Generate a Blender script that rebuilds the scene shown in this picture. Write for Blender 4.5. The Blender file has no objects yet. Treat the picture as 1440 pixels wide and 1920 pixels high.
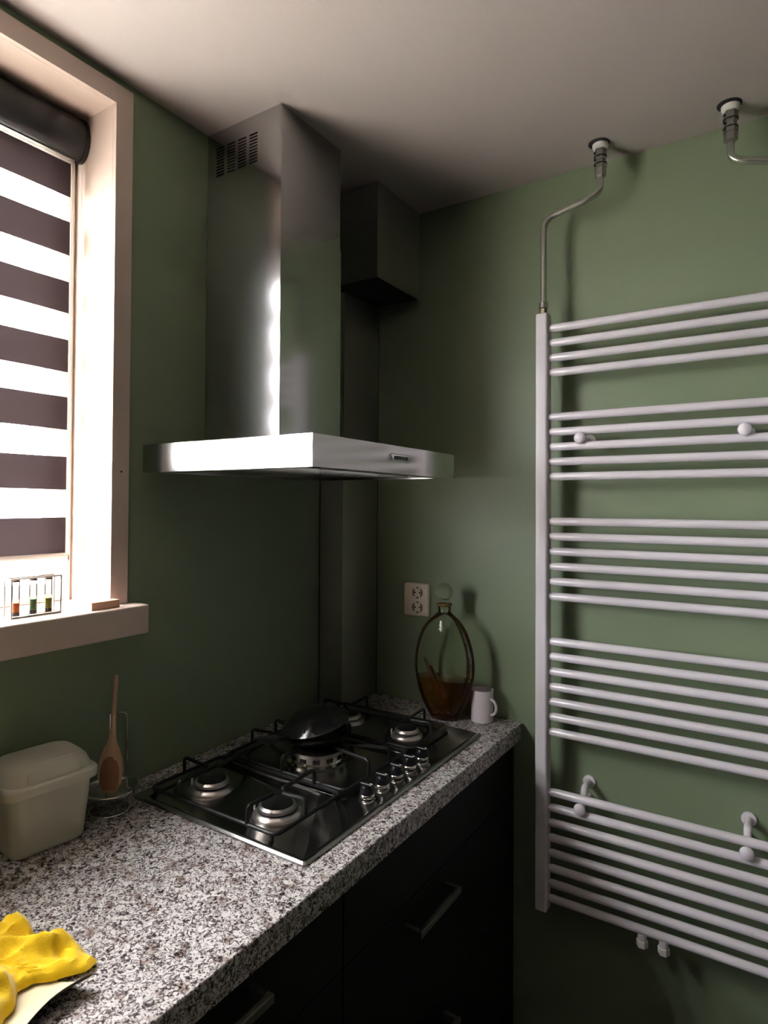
import bpy, math, random
from mathutils import Vector, Matrix, noise
random.seed(7)
S = bpy.context.scene
COL = S.collection
PI = math.pi

# ------------------------------------------------------------------ camera
cam_d = bpy.data.cameras.new('camera'); cam = bpy.data.objects.new('camera', cam_d); COL.objects.link(cam)
S.camera = cam
F = 1177.666
r_ = Vector((0.84241972, 0.53879381, 0.0054987)); u_ = Vector((0.0043963, -0.01707773, 0.9998445)); f_ = Vector((-0.53880394, 0.84226455, 0.01675531))
cam.matrix_world = Matrix(((r_.x, u_.x, -f_.x, 1.28305), (r_.y, u_.y, -f_.y, -1.81089), (r_.z, u_.z, -f_.z, 1.54389), (0, 0, 0, 1)))
cam_d.sensor_fit = 'VERTICAL'; cam_d.sensor_height = 24.0; cam_d.lens = F / 1920 * 24.0
cam_d.shift_x = -2.432 / 1920; cam_d.shift_y = -32.252 / 1920
cam_d.clip_start = 0.02

# ------------------------------------------------------------------ light and exposure
W = bpy.data.worlds.new('sky'); S.world = W; W.use_nodes = True
bg = W.node_tree.nodes['Background']; bg.inputs['Color'].default_value = (0.955, 0.96, 1.0, 1); bg.inputs['Strength'].default_value = 92.0
def portal(name, loc, rot, sx, sy):
    d = bpy.data.lights.new(name, 'AREA'); d.shape = 'RECTANGLE'; d.size = sx; d.size_y = sy; d.cycles.is_portal = True
    o = bpy.data.objects.new(name, d); COL.objects.link(o); o.location = loc; o.rotation_euler = rot
portal('window_daylight', (-0.212, -1.53, 1.885), (0, -PI / 2, 0), 1.13, 1.14)
sd_ = bpy.data.lights.new('sun', 'SUN'); sun = bpy.data.objects.new('sun', sd_); COL.objects.link(sun)
sd_.energy = 62; sd_.angle = math.radians(4); sd_.color = (1, .96, .92)
sun.rotation_euler = Vector((.085, .75, -.60)).to_track_quat('-Z', 'Y').to_euler()
S.view_settings.view_transform = 'Standard'; S.view_settings.look = 'None'; S.view_settings.gamma = 1
S.view_settings.use_curve_mapping = False
S.view_settings.exposure = 0.0
S.cycles.use_denoising = True
S.cycles.max_bounces = 12; S.cycles.diffuse_bounces = 6; S.cycles.glossy_bounces = 6
S.cycles.transmission_bounces = 10; S.cycles.transparent_max_bounces = 24
S.cycles.sample_clamp_indirect = 20.0; S.cycles.caustics_reflective = False; S.cycles.caustics_refractive = False

# ------------------------------------------------------------------ materials
def srgb(r, g, b):
    f = lambda c: (c / 255 / 12.92) if c / 255 <= .04045 else ((c / 255 + .055) / 1.055) ** 2.4
    return (f(r), f(g), f(b), 1)
def mat(name, col, rough=.5, metal=0, spec=.5, bump=0, bscale=200, stretch=(1, 1, 1), var=0, vscale=4, aniso=0, coat=0, **kw):
    m = bpy.data.materials.new(name); m.use_nodes = True; nt = m.node_tree; p = nt.nodes['Principled BSDF']
    p.inputs['Base Color'].default_value = col; p.inputs['Roughness'].default_value = rough
    p.inputs['Metallic'].default_value = metal; p.inputs['Specular IOR Level'].default_value = spec
    if aniso: p.inputs['Anisotropic'].default_value = aniso
    if coat: p.inputs['Coat Weight'].default_value = coat; p.inputs['Coat Roughness'].default_value = .08
    for k, v in kw.items(): p.inputs[k.replace('_', ' ')].default_value = v
    tc = nt.nodes.new('ShaderNodeTexCoord'); mp = nt.nodes.new('ShaderNodeMapping'); mp.inputs['Scale'].default_value = stretch
    nt.links.new(tc.outputs['Object'], mp.inputs['Vector'])
    if bump:
        n = nt.nodes.new('ShaderNodeTexNoise'); n.inputs['Scale'].default_value = bscale; n.inputs['Detail'].default_value = 3
        nt.links.new(mp.outputs['Vector'], n.inputs['Vector'])
        b = nt.nodes.new('ShaderNodeBump'); b.inputs['Strength'].default_value = bump; b.inputs['Distance'].default_value = .002
        nt.links.new(n.outputs['Fac'], b.inputs['Height']); nt.links.new(b.outputs['Normal'], p.inputs['Normal'])
    if var:
        n2 = nt.nodes.new('ShaderNodeTexNoise'); n2.inputs['Scale'].default_value = vscale; n2.inputs['Detail'].default_value = 4
        nt.links.new(mp.outputs['Vector'], n2.inputs['Vector'])
        mx = nt.nodes.new('ShaderNodeMix'); mx.data_type = 'RGBA'
        nt.links.new(n2.outputs['Fac'], mx.inputs[0])
        mx.inputs[6].default_value = tuple(c * (1 - var) for c in col[:3]) + (1,)
        mx.inputs[7].default_value = tuple(min(1, c * (1 + var)) for c in col[:3]) + (1,)
        nt.links.new(mx.outputs[2], p.inputs['Base Color'])
    return m
MT = {}
MT['green'] = mat('green_wall_paint', srgb(126, 140, 113), .42, spec=.35, bump=.12, bscale=260, var=.03, vscale=2)
MT['ceil'] = mat('ceiling_paint', srgb(186, 177, 173), .8, spec=.2, bump=.1, bscale=120, var=.02, vscale=1.5)
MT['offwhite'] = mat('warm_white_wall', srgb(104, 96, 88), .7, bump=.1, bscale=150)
MT['floor'] = mat('floor_vinyl', srgb(70, 64, 58), .5, var=.1, vscale=6)
MT['trim'] = mat('white_gloss_paint', srgb(196, 178, 167), .35, spec=.4, bump=.05, bscale=60, stretch=(1, 1, .2))
MT['upvc'] = mat('window_frame_plastic', srgb(235, 230, 222), .3)
MT['steel'] = mat('brushed_steel', (.54, .535, .54, 1), .15, 1, bump=.02, bscale=500, stretch=(1, 1, .02), var=.05, vscale=3)
MT['navy'] = mat('dark_navy_panel', (.008, .008, .013, 1), .35)  # even near-black navy for the underside of the duct box
MT['steel_d'] = mat('satin_duct_steel', (.62, .60, .57, 1), .33, 1, bump=.02, bscale=500, stretch=(1, 1, .02), var=.05, vscale=3)
MT['steel_h'] = mat('hood_steel', (.60, .58, .57, 1), .14, 1, bump=.015, bscale=500, stretch=(.03, .03, 1))
MT['steel_hob'] = mat('hob_steel', (.31, .305, .295, 1), .22, 1, bump=.02, bscale=400, stretch=(1, .03, 1))
MT['chrome'] = mat('polished_chrome', (.72, .70, .68, 1), .1, 1)
MT['dull'] = mat('dull_nickel', (.38, .37, .34, 1), .35, 1, bump=.1, bscale=300)
MT['pipe'] = mat('grey_painted_pipe', srgb(176, 178, 168), .22, metal=.75)
MT['rad'] = mat('white_enamel', srgb(226, 221, 228), .22, spec=.5, coat=.3)
MT['black_enamel'] = mat('black_enamel', (.008, .008, .008, 1), .28, spec=.5)
MT['pan'] = mat('black_pan', (.007, .0065, .0065, 1), .12, spec=.5, bump=.02, bscale=90)
MT['iron'] = mat('grate_iron', (.008, .008, .008, 1), .45, spec=.3)
MT['knob'] = mat('black_knob', (.006, .006, .008, 1), .25)
MT['alu'] = mat('burner_aluminium', (.62, .58, .56, 1), .32, 1)
MT['cab'] = mat('black_cabinet_front', (.0045, .0045, .0045, 1), .5, spec=.22, bump=.03, bscale=150)
MT['handle'] = mat('handle_steel', (.28, .265, .24, 1), .38, 1, bump=.03, bscale=400, stretch=(1, .03, 1))
MT['mug'] = mat('white_ceramic', srgb(222, 212, 218), .2, coat=.4)
MT['socket'] = mat('cream_plastic', srgb(222, 205, 185), .4)
MT['socket_d'] = mat('socket_hole', (.02, .02, .018, 1), .6)
MT['box'] = mat('ivory_plastic', srgb(186, 184, 170), .45, spec=.4, Subsurface_Weight=.0)
MT['wood'] = mat('spoon_wood', srgb(172, 140, 112), .6, bump=.15, bscale=80, stretch=(8, 8, .6), var=.18, vscale=30)
MT['wood_d'] = mat('stained_spoon_bowl', srgb(124, 84, 62), .5, bump=.1, bscale=80, var=.15, vscale=40)
MT['block'] = mat('pale_wood_block', srgb(205, 160, 135), .6, stretch=(10, 1, 10), var=.12, vscale=8)
MT['blind_dark'] = mat('dark_blind_fabric', srgb(66, 58, 62), .85, spec=.15, bump=.25, bscale=600, stretch=(1, 1, 2))
MT['cassette'] = mat('charcoal_cassette', srgb(24, 22, 25), .4)
MT['yellow'] = mat('yellow_cloth', srgb(226, 186, 14), .9, spec=.15, bump=.5, bscale=450, var=.08, vscale=25, Sheen_Weight=.3)
MT['cream'] = mat('cream_sheet', srgb(206, 194, 160), .7, bump=.1, bscale=200)
MT['brown'] = mat('brown_underside', srgb(84, 62, 50), .8, var=.3, vscale=60)
MT['dark'] = mat('dark_void', (.004, .004, .005, 1), .8)
MT['white'] = mat('white_plastic', srgb(235, 232, 228), .35)
MT['orange'] = mat('orange_spice', srgb(236, 120, 60), .9, bump=.5, bscale=900)
MT['greens'] = mat('green_herb', srgb(120, 150, 100), .9, bump=.5, bscale=900)
MT['olive'] = mat('yellow_herb', srgb(185, 180, 95), .9, bump=.5, bscale=900)
MT['cork'] = mat('brown_stopper', srgb(70, 44, 40), .8)
MT['reflect_brown'] = mat('brown_reflection', srgb(84, 50, 30), .6, bump=.4, bscale=60)  # brown of the reflection modelled inside the bottle
MT['ground'] = mat('outside_paving', srgb(170, 168, 160), .9, var=.1, vscale=3)
MT['brass'] = mat('olive_brass', (.32, .29, .18, 1), .35, 1)

def granite():
    m = bpy.data.materials.new('granite'); m.use_nodes = True; nt = m.node_tree; p = nt.nodes['Principled BSDF']; L = nt.links
    tc = nt.nodes.new('ShaderNodeTexCoord')
    w = nt.nodes.new('ShaderNodeTexNoise'); w.inputs['Scale'].default_value = 138; w.inputs['Detail'].default_value = 2.5; w.inputs['Distortion'].default_value = 1.6
    L.new(tc.outputs['Object'], w.inputs['Vector'])
    r = nt.nodes.new('ShaderNodeValToRGB'); cr = r.color_ramp
    cols = [(.0, srgb(30, 27, 28)), (.34, srgb(52, 46, 47)), (.40, srgb(98, 91, 92)), (.47, srgb(124, 117, 117)), (.505, srgb(176, 172, 170)), (.60, srgb(203, 199, 197))]
    cr.elements[0].position = cols[0][0]; cr.elements[0].color = cols[0][1]
    cr.elements[1].position = cols[-1][0]; cr.elements[1].color = cols[-1][1]
    for q, c in cols[1:-1]:
        e = cr.elements.new(q); e.color = c
    L.new(w.outputs['Fac'], r.inputs['Fac'])
    n2 = nt.nodes.new('ShaderNodeTexNoise'); n2.inputs['Scale'].default_value = 55; n2.inputs['Detail'].default_value = 3
    L.new(tc.outputs['Object'], n2.inputs['Vector'])
    r2 = nt.nodes.new('ShaderNodeValToRGB'); r2.color_ramp.elements[0].position = .30; r2.color_ramp.elements[0].color = srgb(178, 160, 152)
    r2.color_ramp.elements[1].position = .48; r2.color_ramp.elements[1].color = (1, 1, 1, 1)
    L.new(n2.outputs['Fac'], r2.inputs['Fac'])
    mx = nt.nodes.new('ShaderNodeMix'); mx.data_type = 'RGBA'; mx.blend_type = 'MULTIPLY'; mx.inputs[0].default_value = 1
    L.new(r.outputs['Color'], mx.inputs[6]); L.new(r2.outputs['Color'], mx.inputs[7]); L.new(mx.outputs[2], p.inputs['Base Color'])
    p.inputs['Roughness'].default_value = .16
    return m
MT['granite'] = granite()

def thin(name, tint, refl=.08, rough=.02, gloss=(1, 1, 1, 1), edge=None):
    """thin clear sheet: transparent + a mirror film that grows towards the rim"""
    m = bpy.data.materials.new(name); m.use_nodes = True; nt = m.node_tree; nt.nodes.remove(nt.nodes['Principled BSDF']); L = nt.links
    out = nt.nodes['Material Output']; t = nt.nodes.new('ShaderNodeBsdfTransparent'); g = nt.nodes.new('ShaderNodeBsdfGlossy')
    g.inputs['Roughness'].default_value = rough; g.inputs['Color'].default_value = gloss
    lw = nt.nodes.new('ShaderNodeFresnel'); lw.inputs['IOR'].default_value = 1.4
    t.inputs['Color'].default_value = tint
    if edge:
        f = nt.nodes.new('ShaderNodeLayerWeight'); f.inputs['Blend'].default_value = .35
        rp = nt.nodes.new('ShaderNodeMix'); rp.data_type = 'RGBA'; rp.inputs[6].default_value = tint; rp.inputs[7].default_value = edge
        pw = nt.nodes.new('ShaderNodeMath'); pw.operation = 'POWER'; pw.inputs[1].default_value = 4.0
        L.new(f.outputs['Facing'], pw.inputs[0]); L.new(pw.outputs[0], rp.inputs[0]); L.new(rp.outputs[2], t.inputs['Color'])
    mx = nt.nodes.new('ShaderNodeMixShader'); L.new(lw.outputs[0], mx.inputs[0]); L.new(t.outputs[0], mx.inputs[1]); L.new(g.outputs[0], mx.inputs[2])
    L.new(mx.outputs[0], out.inputs[0]); return m
MT['pane'] = thin('window_glass', (.96, .97, .96, 1))
MT['glass'] = thin('bottle_glass', (.96, .98, .93, 1), edge=(.68, .76, .58, 1))
MT['tube'] = thin('tube_glass', (.97, .97, .97, 1), edge=(.7, .7, .7, 1))
def sheer():
    m = bpy.data.materials.new('sheer_blind_fabric'); m.use_nodes = True; nt = m.node_tree; nt.nodes.remove(nt.nodes['Principled BSDF']); L = nt.links
    out = nt.nodes['Material Output']; t = nt.nodes.new('ShaderNodeBsdfTransparent'); d = nt.nodes.new('ShaderNodeBsdfDiffuse'); tr = nt.nodes.new('ShaderNodeBsdfTranslucent')
    d.inputs['Color'].default_value = srgb(226, 214, 200); tr.inputs['Color'].default_value = srgb(235, 226, 214)
    a = nt.nodes.new('ShaderNodeMixShader'); a.inputs[0].default_value = .5; L.new(d.outputs[0], a.inputs[1]); L.new(tr.outputs[0], a.inputs[2])
    tc = nt.nodes.new('ShaderNodeTexCoord'); wv = nt.nodes.new('ShaderNodeTexWave'); wv.bands_direction = 'Z'; wv.inputs['Scale'].default_value = 42
    L.new(tc.outputs['Object'], wv.inputs['Vector'])
    mr = nt.nodes.new('ShaderNodeMapRange'); mr.inputs['To Min'].default_value = .25; mr.inputs['To Max'].default_value = .75; L.new(wv.outputs['Fac'], mr.inputs['Value'])
    b = nt.nodes.new('ShaderNodeMixShader'); L.new(mr.outputs[0], b.inputs[0]); L.new(a.outputs[0], b.inputs[1]); L.new(t.outputs[0], b.inputs[2])
    L.new(b.outputs[0], out.inputs[0]); return m
MT['sheer'] = sheer()
def blindfab():
    m = MT['blind_dark']; nt = m.node_tree; L = nt.links; p = nt.nodes['Principled BSDF']; out = nt.nodes['Material Output']
    tr = nt.nodes.new('ShaderNodeBsdfTranslucent'); tr.inputs['Color'].default_value = (.045, .038, .038, 1)
    ad = nt.nodes.new('ShaderNodeAddShader'); L.new(p.outputs[0], ad.inputs[0]); L.new(tr.outputs[0], ad.inputs[1]); L.new(ad.outputs[0], out.inputs[0])
blindfab()
def liquid():
    m = thin('amber_liqueur', (1, 1, 1, 1)); nt = m.node_tree; out = nt.nodes['Material Output']
    v = nt.nodes.new('ShaderNodeVolumeAbsorption'); v.inputs['Color'].default_value = (.78, .50, .05, 1); v.inputs['Density'].default_value = 50
    src = out.inputs[0].links[0].from_socket; d = nt.nodes.new('ShaderNodeBsdfDiffuse'); d.inputs['Color'].default_value = (.30, .10, .012, 1)
    mx = nt.nodes.new('ShaderNodeMixShader'); mx.inputs[0].default_value = .22; nt.links.new(src, mx.inputs[1]); nt.links.new(d.outputs[0], mx.inputs[2]); nt.links.new(mx.outputs[0], out.inputs[0])
    nt.links.new(v.outputs[0], out.inputs['Volume']); return m
MT['liqueur'] = liquid()
def thick_glass():
    m = bpy.data.materials.new('stopper_glass'); m.use_nodes = True; p = m.node_tree.nodes['Principled BSDF']
    p.inputs['Base Color'].default_value = (.93, .95, .9, 1); p.inputs['Transmission Weight'].default_value = 1; p.inputs['IOR'].default_value = 1.2; p.inputs['Roughness'].default_value = .02
    return m
MT['stopper'] = thick_glass()

# ------------------------------------------------------------------ mesh helpers
class MB:
    def __init__(s): s.v = []; s.f = []
    def add(s, vs, fs):
        o = len(s.v); s.v += [tuple(q) for q in vs]; s.f += [tuple(i + o for i in f) for f in fs]; return s
    def box(s, x0, y0, z0, x1, y1, z1):
        v = [(x, y, z) for z in (z0, z1) for y in (y0, y1) for x in (x0, x1)]
        return s.add(v, [(0, 2, 3, 1), (4, 5, 7, 6), (0, 1, 5, 4), (2, 6, 7, 3), (0, 4, 6, 2), (1, 3, 7, 5)])
    def rings(s, rings, cap0=True, cap1=True, closed=False):
        n = len(rings[0]); vs = [p for r in rings for p in r]; fs = []
        m = len(rings)
        for i in range(m if closed else m - 1):
            j = (i + 1) % m
            for k in range(n):
                l = (k + 1) % n; fs.append((i * n + k, i * n + l, j * n + l, j * n + k))
        if not closed:
            if cap0: fs.append(tuple(range(n))[::-1])
            if cap1: fs.append(tuple((m - 1) * n + k for k in range(n)))
        return s.add(vs, fs)
    def lathe(s, prof, c=(0, 0, 0), n=32, sx=1, sy=1, cap0=True, cap1=True):
        rg = []
        for q in prof:
            r, z = q[0], q[1]; yy = q[2] if len(q) > 2 else 1
            rg.append([(c[0] + sx * r * math.cos(2 * PI * k / n), c[1] + sy * yy * r * math.sin(2 * PI * k / n), c[2] + z) for k in range(n)])
        return s.rings(rg, cap0, cap1)
    def cyl(s, a, b, r0, r1=None, n=16):
        a = Vector(a); b = Vector(b); r1 = r0 if r1 is None else r1
        t = (b - a).normalized(); u = t.orthogonal().normalized(); w = t.cross(u)
        return s.rings([[tuple(p + rr * (u * math.cos(2 * PI * k / n) + w * math.sin(2 * PI * k / n))) for k in range(n)] for p, rr in ((a, r0), (b, r1))])
    def tube(s, pts, r, n=10, closed=False):
        pts = [Vector(p) for p in pts]; m = len(pts); rg = []; u = None
        for i in range(m):
            if closed: t = (pts[(i + 1) % m] - pts[i - 1]).normalized()
            else: t = (pts[min(i + 1, m - 1)] - pts[max(i - 1, 0)]).normalized()
            if u is None: u = t.orthogonal().normalized()
            u = (u - t * u.dot(t)).normalized(); w = t.cross(u)
            rr = r[i] if isinstance(r, (list, tuple)) else r
            rg.append([tuple(pts[i] + rr * (u * math.cos(2 * PI * k / n) + w * math.sin(2 * PI * k / n))) for k in range(n)])
        return s.rings(rg, closed=closed)
    def sphere(s, c, r, n=20, m=12, sz=1):
        return s.lathe([(max(r * math.sin(PI * i / m), 1e-4), -r * sz * math.cos(PI * i / m)) for i in range(m + 1)], c, n)
    def plate(s, us, ws, holes, P):
        """grid plate with missing cells; P maps (u,w) to 3D"""
        idx = {}; vs = []; fs = []
        for i, a in enumerate(us):
            for j, b in enumerate(ws): idx[i, j] = len(vs); vs.append(P(a, b))
        for i in range(len(us) - 1):
            for j in range(len(ws) - 1):
                if (i, j) in holes: continue
                fs.append((idx[i, j], idx[i + 1, j], idx[i + 1, j + 1], idx[i, j + 1]))
        return s.add(vs, fs)
    def build(s, name, m, parent=None, smooth=False, bevel=0, seg=2, solid=0, sub=0, off=True):
        o0 = Vector((0, 0, 0))
        if parent is not None and off:
            q = parent
            while q is not None: o0 += q.location; q = q.parent
        me = bpy.data.meshes.new(name); me.from_pydata([tuple(Vector(v) - o0) for v in s.v], [], s.f); me.update()
        import bmesh
        bm = bmesh.new(); bm.from_mesh(me); bmesh.ops.recalc_face_normals(bm, faces=bm.faces); bm.to_mesh(me); bm.free()
        o = bpy.data.objects.new(name, me); COL.objects.link(o); me.materials.append(MT[m] if isinstance(m, str) else m)
        if parent is not None: o.parent = parent
        if smooth:
            for p in me.polygons: p.use_smooth = True
            me.set_sharp_from_angle(angle=math.radians(38))
        if solid:
            md = o.modifiers.new('thickness', 'SOLIDIFY'); md.thickness = solid; md.offset = -1
        if sub:
            md = o.modifiers.new('smooth', 'SUBSURF'); md.levels = sub; md.render_levels = sub
        if bevel:
            md = o.modifiers.new('bevel', 'BEVEL'); md.width = bevel; md.segments = seg; md.limit_method = 'ANGLE'; md.angle_limit = math.radians(40)
            md.harden_normals = False
            for p in me.polygons: p.use_smooth = True
            md2 = o.modifiers.new('wn', 'WEIGHTED_NORMAL'); md2.keep_sharp = True
        return o
def thing(name, label, cat, loc=(0, 0, 0), group=None, rotz=0):
    o = bpy.data.objects.new(name, None); COL.objects.link(o); o.location = loc; o.rotation_euler = (0, 0, rotz); o.empty_display_size = .05
    o['label'] = label; o['category'] = cat
    if group: o['group'] = group
    return o
def tag(o, label, cat, group=None):
    o['label'] = label; o['category'] = cat
    if group: o['group'] = group
    return o
def struct(o): o['kind'] = 'structure'; return o
def arc(c, r, a0, a1, n, ax='xz'):
    out = []
    for i in range(n + 1):
        a = a0 + (a1 - a0) * i / n; d = {'xz': (r * math.cos(a), 0, r * math.sin(a)), 'yz': (0, r * math.cos(a), r * math.sin(a)), 'xy': (r * math.cos(a), r * math.sin(a), 0)}[ax]
        out.append((c[0] + d[0], c[1] + d[1], c[2] + d[2]))
    return out
def smoothpath(pts, rad=.02, n=5):
    """polyline with rounded corners"""
    pts = [Vector(p) for p in pts]; out = [pts[0]]
    for i in range(1, len(pts) - 1):
        a = pts[i - 1] - pts[i]; b = pts[i + 1] - pts[i]; r = min(rad, a.length * .49, b.length * .49)
        p0 = pts[i] + a.normalized() * r; p1 = pts[i] + b.normalized() * r
        for k in range(n + 1):
            t = k / n; out.append((1 - t) ** 2 * p0 + 2 * t * (1 - t) * pts[i] + t * t * p1)
    out.append(pts[-1]); return out
def rrect(w, d, r, z, n=5, c=(0, 0)):
    out = []
    for (sx, sy, a0) in ((1, 1, 0), (-1, 1, PI / 2), (-1, -1, PI), (1, -1, 1.5 * PI)):
        for k in range(n + 1):
            a = a0 + PI / 2 * k / n
            out.append((c[0] + sx * (w / 2 - r) + r * math.cos(a), c[1] + sy * (d / 2 - r) + r * math.sin(a), z))
    return out

# ------------------------------------------------------------------ room
H = 2.516; XR = 3.1; YF = -4.0
WY1 = -.9545; WY0 = -2.10; WZ0 = 1.318; WZ1 = 2.4537      # window opening
m = MB()
m.box(-.222, YF, 0, 0, WY0, H); m.box(-.222, WY1, 0, 0, .12, H); m.box(-.222, WY0, 0, 0, WY1, WZ0 - .066); m.box(-.222, WY0, WZ1, 0, WY1, H)
struct(m.build('wall_left', 'green'))
struct(MB().box(0, 0, 0, XR, .12, H).build('wall_back', 'green'))
struct(MB().box(XR, YF, 0, XR + .12, .12, H).build('wall_right', 'offwhite'))
struct(MB().box(-.26, YF - .12, 0, XR + .12, YF, H).build('wall_front', 'offwhite'))
struct(MB().box(-.26, YF - .12, H, XR + .12, .12, H + .12).build('ceiling', 'ceil'))
struct(MB().box(-.26, YF - .12, -.1, XR + .12, .12, 0).build('floor', 'floor'))
struct(MB().box(-30, -30, -.35, -.27, 20, -.15).build('ground', 'ground'))

# window with lining, casing, sill, frame and glass
win = bpy.data.objects.new('window_1', None); COL.objects.link(win); struct(win)
LT = .004
MB().box(-.16, WY1 - LT, WZ0, .0, WY1, WZ1).build('lining', 'trim', win)
MB().box(-.16, WY0, WZ0, .0, WY0 + LT, WZ1).build('lining', 'trim', win)
MB().box(-.16, WY0, WZ1 - LT, .0, WY1, WZ1).build('lining', 'trim', win)
CT = .012
MB().box(0, WY1 - LT, WZ0, CT, -.915, 2.4947).build('casing', 'trim', win, bevel=.0008)
MB().box(0, WY0 - .04, WZ0, CT, WY0, 2.4947).build('casing', 'trim', win, bevel=.0015)
MB().box(0, WY0, WZ1 - LT, CT, WY1 - LT, 2.4947).build('casing', 'trim', win, bevel=.0008)
c = MB().cyl((CT, -.935, 1.617), (CT + .0012, -.935, 1.617), .0022, n=10).build('nail_hole', 'dark', win)
MB().box(-.205, WY0, WZ0 - .03, .0, WY1, WZ0).build('sill_board', 'trim', win)
MB().box(.0, WY0 - .04, 1.2535, .07, -.9116 + .012, WZ0).build('window_sill', 'trim', win, bevel=.004)
fx0, fx1, fw = -.21, -.145, .075
fr = MB()
fr.box(fx0, WY1 - fw, WZ0, fx1, WY1, WZ1).box(fx0, WY0, WZ0, fx1, WY0 + fw, WZ1)
fr.box(fx0, WY0 + fw, WZ1 - .135, fx1, WY1 - fw, WZ1).box(fx0, WY0 + fw, WZ0, fx1, WY1 - fw, WZ0 + .045)
fro = fr.build('window_frame', 'upvc', win, bevel=.003)
bead = MB().box(fx1 - .001, WY1 - .022, WZ0, fx1 + .008, WY1 - .010, WZ1 - LT).build('bead', 'upvc', win, bevel=.001)
MB().add([(-.18, WY0 + fw, WZ0 + .045), (-.18, WY1 - fw, WZ0 + .045), (-.18, WY1 - fw, WZ1 - .135), (-.18, WY0 + fw, WZ1 - .135)], [(0, 1, 2, 3)]).build('pane', 'pane', win)

# ------------------------------------------------------------------ roller blind
BY1 = -.986; BY0 = -2.06; BX = -.120
bl = thing('roller_blind', 'day and night roller blind with dark and sheer bands in the window', 'blind', (BX, -1.65, 2.39))
cs = MB(); prof = []
for k in range(13):
    a = math.radians(75 - k * 14); prof.append((-.115 + .030 * math.cos(a), 2.396 + .048 * math.sin(a)))
prof += [(-.143, 2.356), (-.143, 2.444)]
cs.rings([[(x, y, z) for x, z in prof] for y in (WY0 + .016, -.970)])
cs.build('cassette', 'cassette', bl, smooth=True)
for yy in (WY0 + .007, -.9695):
    e = MB(); e.rings([[(-.114 + (x + .114) * 1.04, y, 2.397 + (z - 2.397) * 1.08) for x, z in prof] for y in (yy, yy + .009)])
    e.build('end_cap', 'cassette', bl, smooth=True)
MB().box(-.125, BY0, 2.345, -.116, BY1 + .006, 2.351).build('guide_rail', 'dull', bl)
zs = [(2.3345, 2.2564), (2.198, 2.120), (2.058, 1.985), (1.923, 1.848), (1.790, 1.7145), (1.6515, 1.576), (1.512, 1.430)]
for a, b in zs: MB().box(BX - .0006, BY0, b, BX, BY1, a).build('dark_band', 'blind_dark', bl)
prev = 2.360
for a, b in zs:
    MB().add([(BX, BY0, a), (BX, BY1, a), (BX, BY1, prev), (BX, BY0, prev)], [(0, 1, 2, 3)]).build('sheer_band', 'sheer', bl); prev = b
MB().cyl((BX, BY0, 1.423), (BX, BY1 + .002, 1.423), .008, n=14).build('bottom_bar', 'upvc', bl, smooth=True)
MB().tube([(BX, BY1 + .002, 1.43), (BX + .004, BY1 + .006, 1.423), (BX + .006, BY1 + .004, 1.412)], .002, 8).build('cord_clip', 'dull', bl, smooth=True)
for dy in (.006, .011):
    MB().tube([(BX - .004, BY1 + dy, 2.36), (BX - .004, BY1 + dy, 1.43)], .0009, 6).build('guide_cord', 'trim', bl)

# ------------------------------------------------------------------ things on the sill
rk = thing('spice_rack', 'small wire rack of glass tubes standing on the white window sill', 'rack', (.0, -1.123, WZ0))
def fbar(a, b, r=.0016): MB().cyl(a, b, r, n=8).build('frame_bar', 'dull', rk, smooth=True)
rx0, rx1, ry0, ry1, rz0, rz1 = -.012, .014, -1.172, -1.073, WZ0 + .002, WZ0 + .077
for x in (rx0, rx1):
    for y in (ry0, ry1): fbar((x, y, rz0 - .002), (x, y, rz1))
    for z in (rz0, rz1): fbar((x, ry0, z), (x, ry1, z))
for y in (ry0, ry1):
    for z in (rz0, rz1): fbar((rx0, y, z), (rx1, y, z))
MB().box(rx0, ry0, rz0, rx1, ry1, rz0 + .002).build('shelf', 'tube', rk)
for i, (y, mm, h, lb) in enumerate(((-1.157, 'orange', .018, 'glass tube of orange spice at the near end of the sill rack'), (-1.123, 'greens', .022, 'glass tube of green herbs in the middle of the sill rack'), (-1.092, 'olive', .021, 'glass tube of yellow green herbs at the far end of the sill rack'))):
    z0 = rz0 + .0022
    t = thing('spice_tube', lb, 'tube', (.001, y, z0), 'glass tubes in the sill rack')
    MB().lathe([(.0072, .0), (.0072, .068)], (.001, y, z0), 20, cap0=False, cap1=False).build('glass_tube', 'tube', t, smooth=True)
    MB().cyl((.001, y, z0), (.001, y, z0 + .007), .0068, n=18).build('stopper', 'cork', t, smooth=True)
    MB().cyl((.001, y, z0 + .007), (.001, y, z0 + .007 + h), .0068, n=18).build('contents', mm, t, smooth=True)
    MB().cyl((.001, y, z0 + .066), (.001, y, z0 + .0705), .0074, n=18).build('cap', 'cork', t, smooth=True)
tag(MB().box(.030, -1.028, WZ0, .052, -.962, WZ0 + .017).build('wooden_block', 'block', bevel=.001), 'small pinkish wooden block on the right end of the window sill', 'block')

# ------------------------------------------------------------------ range hood
hy0, hy1, hx, hz0, hz1 = -.871, -.262, .515, 1.618, 1.683
hood = thing('range_hood', 'stainless steel range hood with square chimney above the gas hob', 'hood', (.257, -.565, hz0))
can = MB(); T = .0015
can.box(0.001, hy0, hz0, hx, hy0 + T, hz1); can.box(0.001, hy1 - T, hz0, hx, hy1, hz1); can.box(hx - T, hy0 + T, hz0, hx, hy1 - T, hz1)
can.box(0.001, hy0 + T, hz1 - T, hx - T, hy1 - T, hz1)
can.box(0.001, hy0 + T, hz0, .03, hy1 - T, hz1 - T); can.box(hx - .045, hy0 + T, hz0, hx - T, hy1 - T, hz0 + T)
can.box(.03, hy0 + T, hz0, hx - .045, hy0 + .03, hz0 + T); can.box(.03, hy1 - .03, hz0, hx - .045, hy1 - T, hz0 + T)
can.build('canopy', 'steel_h', hood)
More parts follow.
